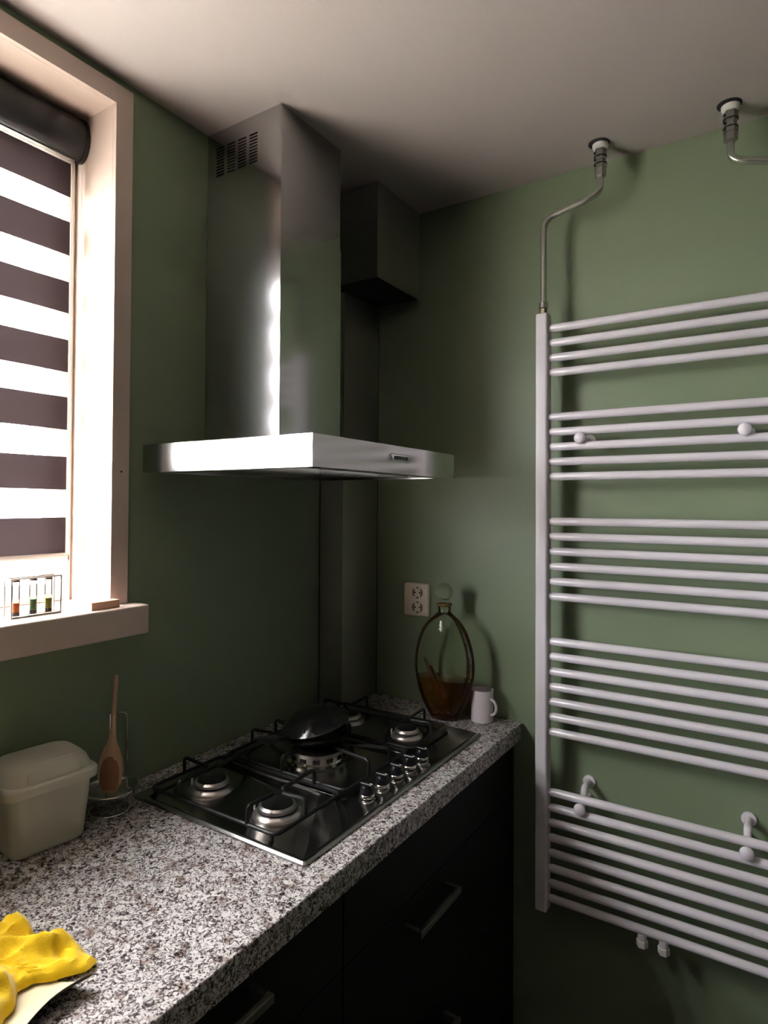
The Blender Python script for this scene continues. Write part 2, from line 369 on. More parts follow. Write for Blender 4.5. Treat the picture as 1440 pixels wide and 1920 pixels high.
for a, b in ((hy0 + .032, -.5665), (-.5645, hy1 - .032)):
    fl = MB().box(.032, a, hz0 + .010, hx - .047, b, hz0 + .013).build('grease_filter', 'steel', hood)
    g = MB(); n = 18
    for k in range(n):
        y = a + (b - a) * (k + .5) / n; g.box(.04, y - .003, hz0 + .006, hx - .055, y + .003, hz0 + .010)
    g.build('filter_slats', 'steel', fl)
for y in (-.80, -.33):
    MB().cyl((.44, y, hz0 + .010), (.44, y, hz0 + .003), .028, n=24).build('lamp_lens', 'white', hood, smooth=True)
# control panel on the front face
cy, cz = -.548, 1.655
def stad(x, y, z, hw, hh, n=8):
    out = []
    for k in range(n + 1):
        a = -PI / 2 + PI * k / n; out.append((x, y + hw - hh + hh * math.cos(a), z + hh * math.sin(a)))
    for k in range(n + 1):
        a = PI / 2 + PI * k / n; out.append((x, y - hw + hh + hh * math.cos(a), z + hh * math.sin(a)))
    return out
cp = MB().rings([stad(hx, cy, cz, .046, .0095), stad(hx + .0015, cy, cz, .046, .0095)]).build('control_panel', 'dull', hood)
MB().rings([stad(hx + .0015, cy, cz, .043, .0070), stad(hx + .0022, cy, cz, .043, .0070)]).build('panel_inset', 'chrome', cp)
for k in range(5):
    y = cy - .022 + k * .0125
    MB().box(hx + .002, y - .0052, cz - .0042, hx + .0038, y + .0052, cz + .0042).build('button', 'black_enamel', cp, bevel=.0006)
MB().cyl((hx + .002, cy - .035, cz), (hx + .0036, cy - .035, cz), .005, n=14).build('round_button', 'chrome', cp)
# chimney: lower and upper telescoping parts
cx, cy0, cy1 = .2602, -.6852, -.4426
ch = MB(); z0, z1 = hz1, 2.238
ch.box(0.001, cy0, z0, cx, cy0 + T, z1).box(0.001, cy1 - T, z0, cx, cy1, z1).box(cx - T, cy0 + T, z0, cx, cy1 - T, z1)
ch.build('lower_chimney', 'steel', hood)
I = .0022
us = [0.001]; u0 = .034
for k in range(4): us += [u0 + k * .039, u0 + k * .039 + .028]
us.append(cx - I)
ws = [2.2]; w0 = 2.396
for k in range(10): ws += [w0 + k * .0078, w0 + k * .0078 + .0045]
ws.append(H - .001)
holes = {(i, j) for i in (1, 3, 5, 7) for j in range(1, 20, 2)}
up = MB().plate(us, ws, holes, lambda a, b: (a, cy0 + I, b)).build('upper_chimney', 'steel', hood)
up2 = MB().box(cx - I - T, cy0 + I + .0001, 2.2, cx - I, cy1 - I, H - .001).box(0.001, cy1 - I - T, 2.2, cx - I - T, cy1 - I, H - .001)
up2.build('upper_chimney_side', 'steel', hood)
MB().box(.01, cy0 + .012, 2.38, .20, cy0 + .02, 2.49).build('vent_backing', 'dark', up)

# ------------------------------------------------------------------ corner duct casing
bx, by, bz = .2558, -.2562, 2.226
dbx = thing('duct_box', 'square stainless steel duct box in the ceiling corner behind the hood', 'duct cover', (bx / 2, by / 2, bz))
dc = MB().box(0.001, by, bz, bx, by + T, H - .001).box(bx - T, by + T, bz, bx, -.001, H - .001)
dc.build('steel_cover', 'steel_d', dbx)
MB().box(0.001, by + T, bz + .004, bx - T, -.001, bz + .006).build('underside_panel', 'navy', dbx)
kx, ky = .0935, -.2005
kc = MB()
kc.rings([[(0.001, ky, z), (kx + d, ky, z), (kx + d, -.001, z), (0.001, -.001, z)] for z, d in ((.9005, -.002), (bz - .0005, .002))])
col = thing('corner_column', 'tall brushed steel pipe casing in the corner from worktop to duct box', 'pipe casing', (.045, -.1, .9))
kc.build('casing', 'steel_d', col)
MB().tube([(.001, ky - .0008, .902), (.001, ky - .0008, bz - .001)], .0016, 6).build('sealant_bead', 'dark', col)
MB().tube([(kx - .001, -.0012, .902), (kx + .001, -.0012, bz - .001)], .0016, 6).build('sealant_bead', 'dark', col)

# ------------------------------------------------------------------ power socket
px0, px1, pz0, pz1 = .208, .3015, 1.180, 1.288
so = thing('power_socket', 'cream double power socket on the green wall left of the bottle', 'socket', ((px0 + px1) / 2, 0, pz0))
cxs = (px0 + px1) / 2; czs = (pz0 + pz1) / 2
def rr_xz(w, h, r, y):
    return [(cxs + p[0], y, czs + p[1]) for p in rrect(w, h, r, 0)]
MB().rings([rr_xz(.0935, .108, .008, -.0003), rr_xz(.0935, .108, .008, -.010), rr_xz(.086, .100, .007, -.0135)]).build('cover_plate', 'socket', so, smooth=True)
for dz in (.0245, -.0235):
    o = (cxs + .006, 0, czs + dz)
    rim = MB(); rim.tube([(o[0] + .0195 * math.cos(2 * PI * k / 24), -.0138, o[2] + .0195 * math.sin(2 * PI * k / 24)) for k in range(24)], .0016, 6, closed=True)
    ins = rim.build('socket_rim', 'socket', so, smooth=True)
    MB().cyl((o[0], -.0136, o[2]), (o[0], -.0142, o[2]), .018, n=24).build('socket_face', 'socket', ins)
    for sx in (-1, 1):
        MB().cyl((o[0] + sx * .009, -.0141, o[2]), (o[0] + sx * .009, -.0147, o[2]), .0032, n=12).build('pin_hole', 'socket_d', ins)
        MB().box(o[0] - .0035, -.0150, o[2] + sx * .0165 - .0025, o[0] + .0035, -.0140, o[2] + sx * .0165 + .0025).build('earth_clip', 'socket_d', ins)
        MB().tube([(o[0] + .0165 * math.cos(a + (0 if sx > 0 else PI)), -.0143, o[2] + .0165 * math.sin(a + (0 if sx > 0 else PI))) for a in (-.75, -.4, 0, .4, .75)], .0021, 6).build('guide_slot', 'socket_d', ins)

# ------------------------------------------------------------------ worktop and base cabinets
D = .617; TH = .048; Z = .9
wt = MB(); YB = -2.75; rc = .016
outl = [(0.001, YB), (D, YB), (D, -.002 - rc)] + [(D - rc + rc * math.cos(a), -.002 - rc + rc * math.sin(a)) for a in [PI / 2 * k / 6 for k in range(1, 7)]] + [(0.001, -.002)]
wt.rings([[(x, y, Z - TH) for x, y in outl], [(x, y, Z) for x, y in outl]])
wo = wt.build('worktop', 'granite', bevel=.003, seg=3)
tag(wo, 'speckled grey and white granite worktop under the window', 'worktop')
FX = .600
def handle(y0, y1, z, parent):
    h = MB(); a = .007; X = FX + .036
    h.box(X - .004, y0, z - a, X + .006, y1, z + a)
    h.box(FX, y0, z - a, X - .004, y0 + .010, z + a); h.box(FX, y1 - .010, z - a, X - .004, y1, z + a)
    return h.build('handle', 'handle', parent, bevel=.001)
def cabinet(y0, y1, fronts, label):
    cb = thing('base_cabinet', label, 'cabinet', (.3, (y0 + y1) / 2, .1), 'black base cabinets under the worktop')
    c = MB(); c.box(.02, y0 + .0005, .1, FX - .021, y0 + .018, Z - TH - .0005).box(.02, y1 - .018, .1, FX - .021, y1 - .0005, Z - TH - .0005)
    c.box(.02, y0 + .018, .1, FX - .021, y1 - .018, .118).box(.005, y0 + .0005, .1, .02, y1 - .0005, Z - TH - .0005).box(.02, y0 + .018, .80, FX - .021, y1 - .018, .818)
    c.build('carcass', 'cab', cb)
    MB().box(.02, y0 + .0005, 0.0005, FX - .06, y1 - .0005, .1).build('plinth', 'cab', cb)
    for (z0, z1, hz, ha, hb) in fronts:
        d = MB().box(FX - .019, y0 + .0015, z0, FX, y1 - .0015, z1).build('drawer_front', 'cab', cb, bevel=.0012)
        if hz: handle(ha, hb, hz, d)
cabinet(-.8755, -.055, [(.701, .848, None, 0, 0), (.404, .698, .652, -.660, -.470), (.104, .401, .352, -.660, -.470)], 'black drawer cabinet below the gas hob against the green wall')
cabinet(-1.68, -.877, [(.701, .848, .815, -1.36, -1.105), (.404, .698, .66, -1.36, -1.105), (.104, .401, .36, -1.36, -1.105)], 'black drawer cabinet below the yellow cloth')
cabinet(-2.5, -1.682, [(.404, .848, .8, -2.2, -2.0), (.104, .401, .35, -2.2, -2.0)], 'black drawer cabinet nearest the camera')
tag(MB().box(.02, -.0535, .0005, FX - .012, -.001, Z - TH - .0005).build('filler_panel', 'cab'), 'narrow black filler panel between drawer cabinet and green wall', 'panel')

# ------------------------------------------------------------------ gas hob
ox0, ox1, oy0, oy1 = .074, .560, -.939, -.172
hob = thing('gas_hob', 'five burner stainless steel gas hob set in the granite worktop', 'hob', ((ox0 + ox1) / 2, (oy0 + oy1) / 2, Z))
pl = MB(); r = .006; cxh, cyh = (ox0 + ox1) / 2, (oy0 + oy1) / 2; w_, d_ = ox1 - ox0, oy1 - oy0
def lay(ins, z): return rrect(w_ - 2 * ins, d_ - 2 * ins, max(r - ins * .3, .002), z, 4, (cxh, cyh))
pl.rings([lay(0, Z + .0003), lay(0, Z + .004), lay(.003, Z + .0075), lay(.008, Z + .0085), lay(.013, Z + .0075), lay(.016, Z + .005)])
pl.build('hob_plate', 'steel_hob', hob, smooth=True)
ZP = Z + .005
for (a, b, c_, d2) in ((.095, -.702, .475, -.694), (.095, -.418, .475, -.410)):
    MB().box(a, b, ZP, c_, d2, ZP + .003).build('well_seam', 'steel_hob', hob, bevel=.0012)
def burner(x, y, rb, name='burner'):
    b = MB().lathe([(rb * 1.0, 0), (rb * .99, .003), (rb * .84, .010), (rb * .78, .0105)], (x, y, ZP), 40).build(name, 'alu', hob, smooth=True)
    MB().lathe([(rb * .77, .009), (rb * .77, .0135)], (x, y, ZP), 40).build('flame_slot', 'dark', b, smooth=True)
    MB().lathe([(rb * .79, .0135), (rb * .76, .019), (rb * .66, .0225), (rb * .6, .0215)], (x, y, ZP), 40).build('burner_crown', 'alu', b, smooth=True)
    MB().lathe([(rb * .64, .0205), (rb * .62, .0245), (rb * .5, .026), (.001, .0262)], (x, y, ZP), 40).build('burner_cap', 'black_enamel', b, smooth=True)
    MB().cyl((x - rb * .95, y - rb * .3, ZP), (x - rb * .95, y - rb * .3, ZP + .018), .0025, n=10).build('igniter', 'white', b, smooth=True)
    return b
burner(.19, -.82, .050); burner(.392, -.826, .051); burner(.19, -.292, .045); burner(.392, -.300, .044)
wb = (.285, -.560)
b = MB().lathe([(.074, 0), (.076, .004), (.066, .006), (.064, .010)], wb + (ZP,), 48).build('burner', 'chrome', hob, smooth=True)
MB().lathe([(.062, .008), (.064, .012), (.064, .030), (.060, .032)], wb + (ZP,), 48).build('burner_ring', 'alu', b, smooth=True)
for k in range(12):
    a = 2 * PI * k / 12 + .1; c_, s_ = math.cos(a), math.sin(a); x, y = wb[0] + .0645 * c_, wb[1] + .0645 * s_
    q = MB(); t = Vector((-s_, c_, 0)) * .0085; n_ = Vector((c_, s_, 0)) * .0012; p = Vector((x, y, 0))
    vs = []
    for zz in (ZP + .012, ZP + .021):
        for v in (p - t - n_, p + t - n_, p + t + n_, p - t + n_): vs.append((v.x, v.y, zz))
    q.add(vs, [(0, 1, 2, 3), (4, 5, 6, 7), (0, 1, 5, 4), (1, 2, 6, 5), (2, 3, 7, 6), (3, 0, 4, 7)]).build('flame_port', 'dark', b)
MB().lathe([(.066, .031), (.067, .034), (.055, .039), (.001, .040)], wb + (ZP,), 48).build('burner_cap', 'black_enamel', b, smooth=True)
# pan supports
RW = .0042; ZG = ZP + .014; ZT = ZP + .046
def grate(x0, x1, y0, y1, centres, extra=()):
    g = bpy.data.objects.new('pan_support', None); COL.objects.link(g); g.parent = hob
    g.location = Vector(((x0 + x1) / 2, (y0 + y1) / 2, ZP)) - hob.location
    fr_ = rrect(x1 - x0, y1 - y0, .016, ZG, 4, ((x0 + x1) / 2, (y0 + y1) / 2))
    MB().tube(fr_, RW, 8, closed=True).build('perimeter_bar', 'iron', g, smooth=True)
    for x in (x0 + .014, x1 - .014):
        for y in (y0 + .004, y1 - .004): MB().cyl((x, y, ZP - .0002), (x, y, ZG), .005, .0045, 10).build('rubber_foot', 'iron', g, smooth=True)
    for (cx_, cy_, rin, dirs) in centres:
        for (ex, ey) in dirs:      # finger from the frame, up, then in to the burner centre
            d = Vector((cx_ - ex, cy_ - ey, 0)).normalized()
            tip = Vector((cx_, cy_, ZT)) - d * rin
            e = Vector((ex, ey, ZG)); up = e + Vector((0, 0, ZT - ZG + .004))
            MB().tube(smoothpath([e, up, Vector((tip.x, tip.y, ZT)) - d * .01, tip], .012), RW, 8).build('finger', 'iron', g, smooth=True)
    return g
grate(.098, .467, -.912, -.706, [(.19, -.82, .016, [(.098, -.82), (.19, -.912), (.19, -.706)]), (.392, -.826, .016, [(.467, -.826), (.392, -.912), (.392, -.706)])])
grate(.098, .467, -.692, -.422, [(.285, -.560, .072, [(.098, -.60), (.098, -.51), (.285, -.692), (.467, -.60), (.467, -.51), (.285, -.422)])])
grate(.098, .467, -.408, -.200, [(.19, -.292, .014, [(.098, -.292), (.19, -.408), (.19, -.200)]), (.392, -.300, .014, [(.467, -.300), (.392, -.408), (.392, -.200)])])
# knobs
for k in range(5):
    x, y = .514, -.676 + k * .0605
    kb = MB().lathe([(.0175, 0), (.0185, .002), (.0185, .005), (.0165, .006)], (x, y, ZP), 28).build('knob', 'chrome', hob, smooth=True)
    MB().lathe([(.0150, .006), (.0150, .009)], (x, y, ZP), 24).build('knob_neck', 'knob', kb, smooth=True)
    MB().lathe([(.0175, .009), (.0180, .011), (.0172, .0145), (.0155, .016)], (x, y, ZP), 28).build('knob_collar', 'chrome', kb, smooth=True)
    MB().lathe([(.0158, .016), (.0150, .028), (.0120, .0335), (.006, .035)], (x, y, ZP), 28).build('knob_grip', 'knob', kb, smooth=True)
    MB().box(x - .0155, y - .0045, ZP + .016, x + .0155, y + .0045, ZP + .0375).build('knob_fin', 'knob', kb, bevel=.002)
    MB().box(x + .008, y - .0008, ZP + .0372, x + .014, y + .0008, ZP + .0381).build('pointer_mark', 'white', kb)

# ------------------------------------------------------------------ pans on the middle burner
pc = Vector((.278, -.563, ZT + RW + .0006))
p1 = thing('frying_pan', 'small round black frying pan standing upright on the middle burner', 'pan', tuple(pc))
MB().lathe([(.064, 0), (.069, .003), (.080, .017), (.084, .021), (.085, .0225), (.083, .0225), (.078, .018), (.066, .005), (.001, .004)], tuple(pc), 44).build('pan_body', 'pan', p1, smooth=True)
d = Vector((-.45, -.9, 0)).normalized(); q0 = pc + d * .078 + Vector((0, 0, .014)); sd = Vector((d.y, -d.x, 0))
hm = MB(); rg = []
for t, wd, hh in ((0, .010, .004), (.02, .010, .005), (.028, .022, .005), (.040, .030, .006), (.060, .030, .006), (.072, .018, .004)):
    c0 = q0 + d * t + Vector((0, 0, .12 * t)); rg.append([tuple(c0 + sd * wd * math.cos(a) + Vector((0, 0, hh * math.sin(a)))) for a in [2 * PI * k / 12 for k in range(12)]])
hm.rings(rg).build('pan_handle', 'iron', p1, smooth=True)
p2 = thing('upturned_pan', 'glossy black pan turned upside down and tilted on top of the upright pan', 'pan', tuple(pc + Vector((.0, .0, .0405))))
vd = Vector((-.54, .84, 0)); p2.rotation_mode = 'QUATERNION'
from mathutils import Quaternion
p2.rotation_quaternion = Quaternion(vd, math.radians(-11)) @ Quaternion(Vector((.84, .54, 0)), math.radians(4))
p2.location = pc + Vector((.003, -.002, .0405))
MB().lathe([(.086, 0), (.088, .001), (.086, .003), (.079, .008), (.060, .025), (.050, .0285), (.001, .029)], (0, 0, 0), 48, cap0=False).build('pan_body', 'pan', p2, smooth=True, off=False, solid=.0022)
for a in (-1.25, -1.0):
    c_ = Vector((.0745 * math.cos(a), .0745 * math.sin(a), .0135)); n_ = Vector((math.cos(a), math.sin(a), .45)).normalized()
    MB().cyl(c_ + n_ * .0, c_ + n_ * .003, .0028, n=12).build('rivet_hole', 'dark', p2, off=False)

# ------------------------------------------------------------------ glass bottle, liqueur
bc = Vector((.403, -.098, Z))
bt = thing('glass_bottle', 'large flat oval glass bottle half full of amber liqueur by the mug', 'bottle', tuple(bc))
P = [(.036, .000, .60), (.043, .002, .60), (.050, .010, .60), (.063, .032, .57), (.076, .058, .54), (.086, .085, .51), (.096, .125, .48), (.099, .165, .47), (.092, .215, .50), (.075, .262, .55), (.055, .291, .64), (.031, .311, .85), (.0190, .322, 1), (.0175, .340, 1)]
def interp(pts, m_=3):
    out = []
    for i in range(len(pts) - 1):
        p0 = pts[max(i - 1, 0)]; p1_ = pts[i]; p2_ = pts[i + 1]; p3 = pts[min(i + 2, len(pts) - 1)]
        for k in range(m_):
            t = k / m_; out.append(tuple(.5 * ((2 * b) + (-a + c) * t + (2 * a - 5 * b + 4 * c - d) * t * t + (-a + 3 * b - 3 * c + d) * t ** 3) for a, b, c, d in zip(p0, p1_, p2_, p3)))
    out.append(pts[-1]); return out
PP = interp(P)
MB().lathe(PP, tuple(bc), 56, cap1=False).build('bottle_glass', 'glass', bt, smooth=True)
MB().lathe([(.0175, .338), (.0225, .340), (.0245, .3435), (.0225, .347), (.0175, .3475)], tuple(bc), 32, cap0=False, cap1=False).build('bottle_lip', mat('amber_lip', srgb(170, 130, 70), .15, Transmission_Weight=.6), bt, smooth=True)
MB().lathe([(.0186, .322), (.0186, .338)], tuple(bc), 32, cap0=False, cap1=False).build('neck_band', 'glass', bt, smooth=True)
LV = .122
lq = [(max(r_q - .004, .01), z_q + .003, s_q) for r_q, z_q, s_q in PP if z_q < LV - .004]
lq.append((lq[-1][0] + .0006, LV, .487))
MB().lathe(lq, tuple(bc), 56).build('liqueur', 'liqueur', bt, smooth=True)
MB().cyl(bc + Vector((0, 0, .320)), bc + Vector((0, 0, .362)), .0125, .0165, 24).build('stopper_plug', 'stopper', bt, smooth=True)
MB().sphere(bc + Vector((0, 0, .383)), .0265, 32, 18, .95).build('stopper_ball', 'stopper', bt, smooth=True)
for (x0_, z0_, x1_, z1_, y_) in ((-.066, .175, .010, .014, -.006), (-.05, .150, .024, .014, .006)):
    MB().tube([(bc.x + x0_, bc.y + y_, bc.z + z0_), (bc.x + (x0_ + x1_) / 2 + .006, bc.y + y_ - .004, bc.z + (z0_ + z1_) / 2), (bc.x + x1_, bc.y + y_, bc.z + z1_)], [.004, .007, .004], 8).build('reflection_rod', 'reflect_brown', bt, smooth=True)  # diagonal brown reflection in the bottle, modelled as solid rods

# ------------------------------------------------------------------ mug
mc = Vector((.510, -.056, Z))
mg = thing('coffee_mug', 'white ceramic mug beside the glass bottle on the worktop corner', 'mug', tuple(mc))
MB().lathe([(.0305, 0), (.033, .002), (.0335, .006), (.0335, .093), (.0328, .0945), (.031, .093), (.031, .010), (.029, .006), (.001, .006)], tuple(mc), 40).build('mug_body', 'mug', mg, smooth=True)
hd = Vector((.97, -.25, 0)).normalized()
MB().tube([mc + hd * (.0325 + .019 * math.sin(a)) + Vector((0, 0, .048 + .0225 * math.cos(a))) for a in [PI * k / 14 for k in range(15)]], .0042, 10).build('mug_handle', 'mug', mg, smooth=True)

# ------------------------------------------------------------------ plastic box
pb = thing('plastic_box', 'ivory plastic storage box with domed lid on the worktop below the sill', 'box', (.074, -1.144, Z), rotz=math.radians(-6))
bb = MB()
bb.rings([rrect(.098, .122, .018, .0005), rrect(.104, .130, .02, .003), rrect(.108, .134, .021, .010), rrect(.124, .154, .022, .122)])
bb.build('box_body', 'box', pb, smooth=True, off=False)
ld = MB()
ld.rings([rrect(.132, .164, .024, .114), rrect(.140, .172, .025, .116), rrect(.141, .173, .025, .131), rrect(.137, .169, .025, .1335), rrect(.124, .156, .026, .135), rrect(.120, .152, .028, .143), rrect(.114, .145, .030, .154), rrect(.098, .128, .028, .163), rrect(.066, .096, .024, .168)])
ld.build('lid', 'box', pb, smooth=True, off=False)
MB().rings([rrect(.036, .100, .006, .1338, c=(.046, 0)), rrect(.034, .096, .006, .149, c=(.045, 0)), rrect(.020, .088, .005, .1655, c=(.036, 0))]).build('lid_grip', 'box', pb, smooth=True, off=False)

# ------------------------------------------------------------------ spoon rest and spoon
sr = Vector((.080, -.999, Z))
rs = thing('spoon_rest', 'upright chrome wire spoon rest with steel dish beside the hob', 'spoon rest', tuple(sr))
MB().tube([(sr.x + .040 * math.cos(2 * PI * k / 36), sr.y + .040 * math.sin(2 * PI * k / 36), Z + .0025) for k in range(36)], .0022, 8, closed=True).build('base_ring', 'chrome', rs, smooth=True)
dz = .030
dsh = MB().lathe([(.012, dz - .004), (.035, dz), (.052, dz + .010), (.0545, dz + .016), (.0535, dz + .0168), (.050, dz + .011), (.034, dz + .002), (.001, dz - .001)], tuple(sr), 40).build('dish', 'chrome', rs, smooth=True)
MB().tube([(sr.x + .0545 * math.cos(2 * PI * k / 40), sr.y + .0545 * math.sin(2 * PI * k / 40), Z + dz + .0165) for k in range(40)], .0017, 8, closed=True).build('dish_rim', 'chrome', rs, smooth=True)
ax = Vector((.84, .54, 0)); bk = Vector((-.54, .84, 0)); b0 = sr + bk * .032 + ax * .001
wp = [b0 + ax * -.021 + Vector((0, 0, .004)), b0 + ax * -.018 + bk * .004 + Vector((0, 0, .192)), b0 + ax * .018 + bk * .004 + Vector((0, 0, .192)), b0 + ax * .021 + Vector((0, 0, .004))]
MB().tube(smoothpath(wp, .008), .0021, 8).build('wire_loop', 'chrome', rs, smooth=True)
for s_ in (-1, 1):
    MB().tube(smoothpath([b0 + ax * .021 * s_ + Vector((0, 0, .004)), sr + ax * .03 * s_ + Vector((0, 0, .0025)), sr + ax * .032 * s_ - bk * .01 + Vector((0, 0, dz + .002))], .01), .0018, 8).build('wire_leg', 'chrome', rs, smooth=True)
# wooden spoon leaning on the loop, bowl down
s0 = sr - bk * .006 + ax * .001 + Vector((0, 0, .0375)); s1 = sr + bk * .022 + ax * .002 + Vector((-.002, 0, .276))
sdir = (s1 - s0).normalized(); sside = ax; sfr = sdir.cross(sside).normalized()
sp = thing('wooden_spoon', 'long wooden spoon with stained bowl standing in the spoon rest', 'spoon', tuple(s0))
hs = MB(); Ls = (s1 - s0).length; rg = []
for t, wd, th in ((0, .010, .003), (.006, .018, .004), (.02, .0235, .005), (.045, .0265, .006), (.068, .0245, .006), (.092, .0165, .006), (.105, .009, .006), (.13, .0062, .0055), (.18, .0048, .0048), (Ls - .003, .0046, .0046), (Ls, .0036, .0036)):
    c0 = s0 + sdir * t; rg.append([tuple(c0 + sside * wd * math.cos(a) + sfr * th * math.sin(a)) for a in [2 * PI * k / 16 for k in range(16)]])
hs.rings(rg).build('spoon_body', 'wood', sp, smooth=True)
camdir = (-f_); side = 1 if sfr.dot(camdir) > 0 else -1
bwl = MB(); rg = []
for t, wd in ((.008, .012), (.018, .018), (.032, .0205), (.050, .0200), (.066, .0145), (.075, .007)):
    th = .0049 if t < .015 else .0059
    c0 = s0 + sdir * t; rg.append([tuple(c0 + sside * wd * u + sfr * side * (th + .0009 - .002 * u * u)) for u in (-1, -.5, 0, .5, 1)])
vs = [p for r_q in rg for p in r_q]; fs = [(i * 5 + k, i * 5 + k + 1, i * 5 + k + 6, i * 5 + k + 5) for i in range(len(rg) - 1) for k in range(4)]
bwl.add(vs, fs).build('spoon_bowl_stain', 'wood_d', sp, smooth=True)

# ------------------------------------------------------------------ yellow cloth and cream sheet
def cloth():
    c0 = Vector((.350, -1.378)); ths = []
    # outline radius by angle (deg)
    R_ = [(-180, .13), (-150, .14), (-120, .15), (-90, .16), (-60, .17), (-40, .165), (-22, .150), (-8, .115), (8, .085), (18, .090), (27, .122), (34, .152), (40, .156), (46, .138), (56, .120), (66, .110), (74, .092), (80, .070), (90, .078), (102, .082), (112, .092), (122, .096), (132, .080), (150, .09), (180, .13)]
    def rad(a):
        for i in range(len(R_) - 1):
            if R_[i][0] <= a <= R_[i + 1][0]:
                t = (a - R_[i][0]) / (R_[i + 1][0] - R_[i][0]); t = t * t * (3 - 2 * t); return R_[i][1] * (1 - t) + R_[i + 1][1] * t
        return .1
    NA, NR = 144, 34; vs = []; fs = []
    for j in range(NR + 1):
        q = j / NR
        for i in range(NA):
            a = -180 + 360 * i / NA; ar = math.radians(a); rr = rad(a) * q
            x = c0.x + rr * math.cos(ar); y = c0.y + rr * math.sin(ar)
            edge = (1 - q ** 6) ** .5 if q < 1 else 0
            wob = noise.noise(Vector((x * 9, y * 9, 1)))
            t1 = math.sin(ar * 6 + 5 * wob + q * 2.5); fold = (.5 + .5 * t1) ** 1.6
            n2 = 1 - 2 * abs(noise.noise(Vector((x * 30, y * 18, 4.3)))); n3 = 1 - 2 * abs(noise.noise(Vector((x * 55 + 3, y * 60, 8))))
            h = .004 + edge * (.006 + .022 * fold * min(1, q * 1.6) + .020 * (1 - q) ** 1.5 + .010 * n2 + .005 * n3)
            h = max(h, .004)
            vs.append((x, y, Z + (max(h, .0075) if q < 1 else .0065)))
    for j in range(NR):
        for i in range(NA):
            k = (i + 1) % NA; fs.append((j * NA + i, j * NA + k, (j + 1) * NA + k, (j + 1) * NA + i))
    # tuck under
    base = len(vs)
    for i in range(NA):
        a = -180 + 360 * i / NA; ar = math.radians(a); rr = rad(a) * .985
        vs.append((c0.x + rr * math.cos(ar), c0.y + rr * math.sin(ar), Z + .0048))
    for i in range(NA):
        k = (i + 1) % NA; fs.append((NR * NA + i, NR * NA + k, base + k, base + i))
    fs.append(tuple(base + i for i in range(NA)))
    return MB().add(vs, fs)
tag(cloth().build('yellow_cloth', 'yellow', smooth=True, off=False), 'crumpled bright yellow cleaning cloth on the near end of the worktop', 'cloth')
sh = MB(); vs = []; NX, NY = 12, 10
cor = [Vector((.40, -1.40)), Vector((.520, -1.405)), Vector((.508, -1.305)), Vector((.41, -1.345))]
for i in range(NX + 1):
    for j in range(NY + 1):
        u = i / NX; v = j / NY
        p = (cor[0] * (1 - u) + cor[1] * u) * (1 - v) + (cor[3] * (1 - u) + cor[2] * u) * v
        p = p + Vector((.012 * math.sin(v * PI) * -u * u, 0))
        vs.append((p.x, p.y, Z + .0017 + .022 * u ** 5))
fs = [(i * (NY + 1) + j, (i + 1) * (NY + 1) + j, (i + 1) * (NY + 1) + j + 1, i * (NY + 1) + j + 1) for i in range(NX) for j in range(NY)]
cs_ = thing('cream_pad', 'curled cream pad with brown underside poking out beneath the yellow cloth', 'pad', (.46, -1.36, Z))
sh.add(vs, fs).build('cream_face', 'cream', cs_, smooth=True)
MB().add([(x, y, z - .0013) for x, y, z in vs], fs).build('brown_underside', 'brown', cs_, smooth=True)

# ------------------------------------------------------------------ towel radiator
RX = .7328; RYc = -.078; RP = .04159; RB = 2.0422
rad = thing('towel_radiator', 'tall white ladder towel radiator on the green wall', 'radiator', (1.0, RYc, .426))
PW, PD = .0335, .034
for x0 in (.6895, 1.262):
    MB().box(x0, RYc - PD / 2 - .012, .428, x0 + PW, RYc + PD / 2 - .004, 2.085).build('upright_post', 'rad', rad, bevel=.006, seg=4)
xs0, xs1 = .6895 + PW - .002, 1.264
bar = None
for i in [0, 1, 2, 3, 6, 7, 8, 9, 10, 13, 14, 15, 16, 17, 18, 21, 22, 23, 24, 25, 26, 27, 31, 32, 33, 34, 35, 36, 37, 38]:
    z = RB - i * RP
    if bar is None:
        bar = MB().rings([[(x, RYc - .006 + rr * math.cos(2 * PI * k / 18), z + rr * math.sin(2 * PI * k / 18)) for k in range(18)] for x, rr in ((xs0, .0072), (xs0 + .006, .0100), (xs0 + .012, .0113), (xs1 - .012, .0113), (xs1 - .004, .0100), (xs1, .0072))]).build('rail', 'rad', rad, smooth=True)
    else:
        c_ = bar.copy(); COL.objects.link(c_); c_.location = bar.location + Vector((0, 0, z - RB))
for (x, z) in ((.812, 1.729), (1.200, 1.729)):
    k = MB().lathe([(.001, 0), (.010, .001), (.0145, .005), (.016, .010), (.0145, .015), (.010, .017)], (0, 0, 0), 24)
    v2 = [(x + p[0], RYc - .034 + p[2], z + p[1]) for p in k.v]; kk = MB(); kk.add(v2, k.f)
    kk.build('bracket_knob', 'rad', rad, smooth=True)
    MB().cyl((x, RYc - .018, z), (x, -.003, z), .007, n=14).build('bracket_stem', 'rad', rad, smooth=True)
    MB().cyl((x, -.003, z), (x, -.0003, z), .018, n=20).build('bracket_plate', 'rad', rad, smooth=True)
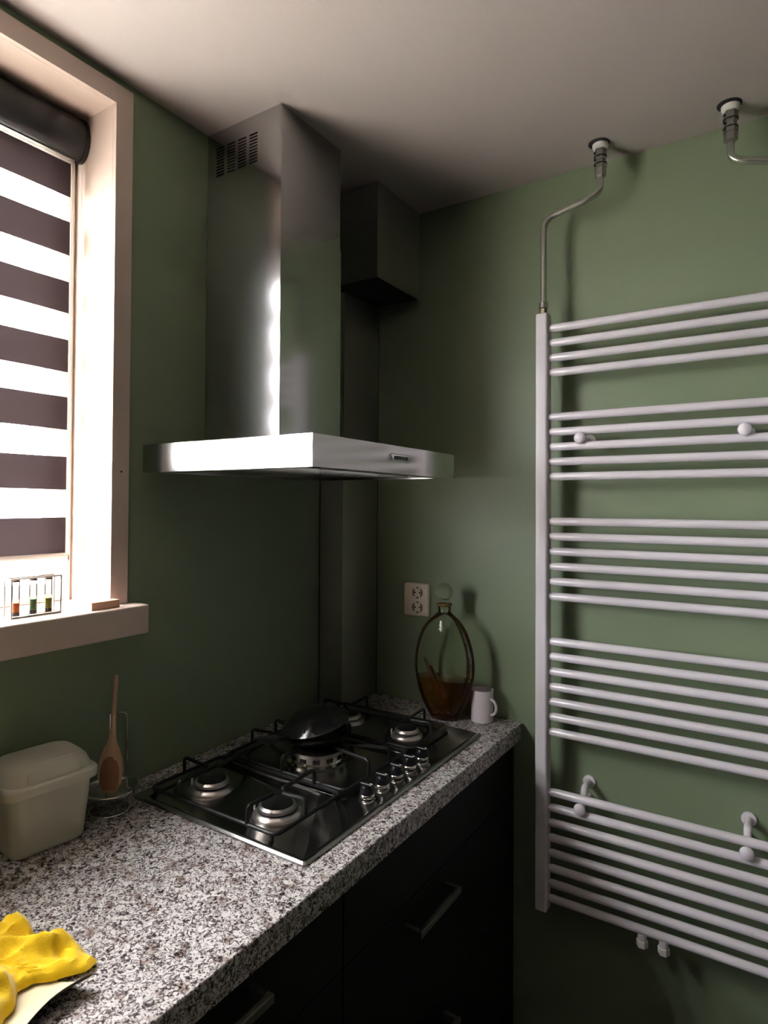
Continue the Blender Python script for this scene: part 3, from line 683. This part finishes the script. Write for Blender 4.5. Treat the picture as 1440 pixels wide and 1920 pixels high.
for (x, z) in ((.812, .733), (1.200, .733)):
    k = MB().lathe([(.001, 0), (.010, .001), (.0145, .005), (.016, .010), (.0145, .015), (.010, .017)], (0, 0, 0), 24)
    kk = MB(); kk.add([(x + p[0], RYc - .034 + p[2], z + p[1]) for p in k.v], k.f); kk.build('bracket_knob', 'rad', rad, smooth=True)
    MB().cyl((x, RYc - .018, z), (x, -.006, z), .008, n=14).build('bracket_stem', 'rad', rad, smooth=True)
    MB().tube(smoothpath([(x, RYc + .02, z), (x, RYc + .02, z + .040), (x, -.006, z + .040)], .01), .009, 10).build('bracket_arm', 'rad', rad, smooth=True)
    MB().cyl((x, -.007, z + .040), (x, -.0003, z + .040), .017, n=20).build('bracket_plate', 'rad', rad, smooth=True)
for x in (.966, 1.017):
    MB().cyl((x, RYc - .006, RB - 38 * RP - .008), (x, RYc - .006, .436), .0115, n=16).build('pipe_stub', 'rad', rad, smooth=True)
    MB().lathe([(.0135, 0), (.0145, .004), (.0145, .016), (.012, .019)], (x, RYc - .006, .420), 6).build('plug', 'white', rad)
# fitting on the top of the left post
PX = .6895 + PW / 2; PY = RYc - .008
MB().lathe([(.0105, 0), (.0105, .014), (.009, .016)], (PX, PY, 2.085), 6).build('pipe_nut', 'brass', rad)
MB().lathe([(.009, .016), (.0125, .017), (.0125, .032), (.009, .034)], (PX, PY, 2.085), 20).build('pipe_nut', 'dull', rad, smooth=True)
PX2 = 1.262 + PW / 2
MB().lathe([(.0105, 0), (.0105, .014), (.009, .016), (.0125, .017), (.0125, .032), (.009, .034)], (PX2, PY, 2.085), 6).build('pipe_nut', 'brass', rad)

def feed(cx_, x_post, label):
    t = thing('feed_pipe', label, 'pipe', (cx_, -.095, H), 'feed pipes between ceiling and radiator')
    y = -.095
    MB().lathe([(.021, 0), (.021, -.006), (.018, -.012), (.015, -.014)], (cx_, y, H - .0015), 28).build('ceiling_rosette', 'white', t, smooth=True)
    MB().lathe([(.0275, 0), (.0275, -.0012)], (cx_ - .002, y - .007, H - .0002), 24).build('hole_edge', 'dark', t)
    v = MB().lathe([(.0155, -.014), (.0165, -.018), (.0165, -.040), (.0140, -.042), (.0140, -.048), (.0165, -.050), (.0165, -.066)], (cx_, y, H), 6).build('valve_body', 'dull', t)
    MB().lathe([(.0172, -.034), (.0172, -.036)], (cx_, y, H), 16).build('valve_ring', 'dark', v)
    MB().lathe([(.0172, -.054), (.0172, -.056)], (cx_, y, H), 16).build('valve_ring', 'dark', v)
    for dz2 in (.026, .045, .060): MB().cyl((cx_ - .010, y - .010, H - dz2), (cx_ - .013, y - .013, H - dz2), .003, n=8).build('valve_port', 'dark', v)
    MB().lathe([(.0145, -.066), (.0155, -.068), (.0155, -.086), (.010, -.090), (.0085, -.092)], (cx_, y, H), 6).build('compression_nut', 'dull', t)
    dirx = x_post - cx_
    pts = smoothpath([(cx_, y, H - .090), (cx_, y, H - .126), (cx_ + dirx * .2, y, H - .130 - .010), (x_post, PY, H - .162), (x_post, PY, 2.119)], .035, 8)
    MB().tube(pts, .0085, 14).build('pipe', 'pipe', t, smooth=True)
feed(.865, PX, 'grey bent feed pipe from the ceiling to the left radiator post')
feed(1.172, PX2, 'grey bent feed pipe at the right edge leaving the ceiling')
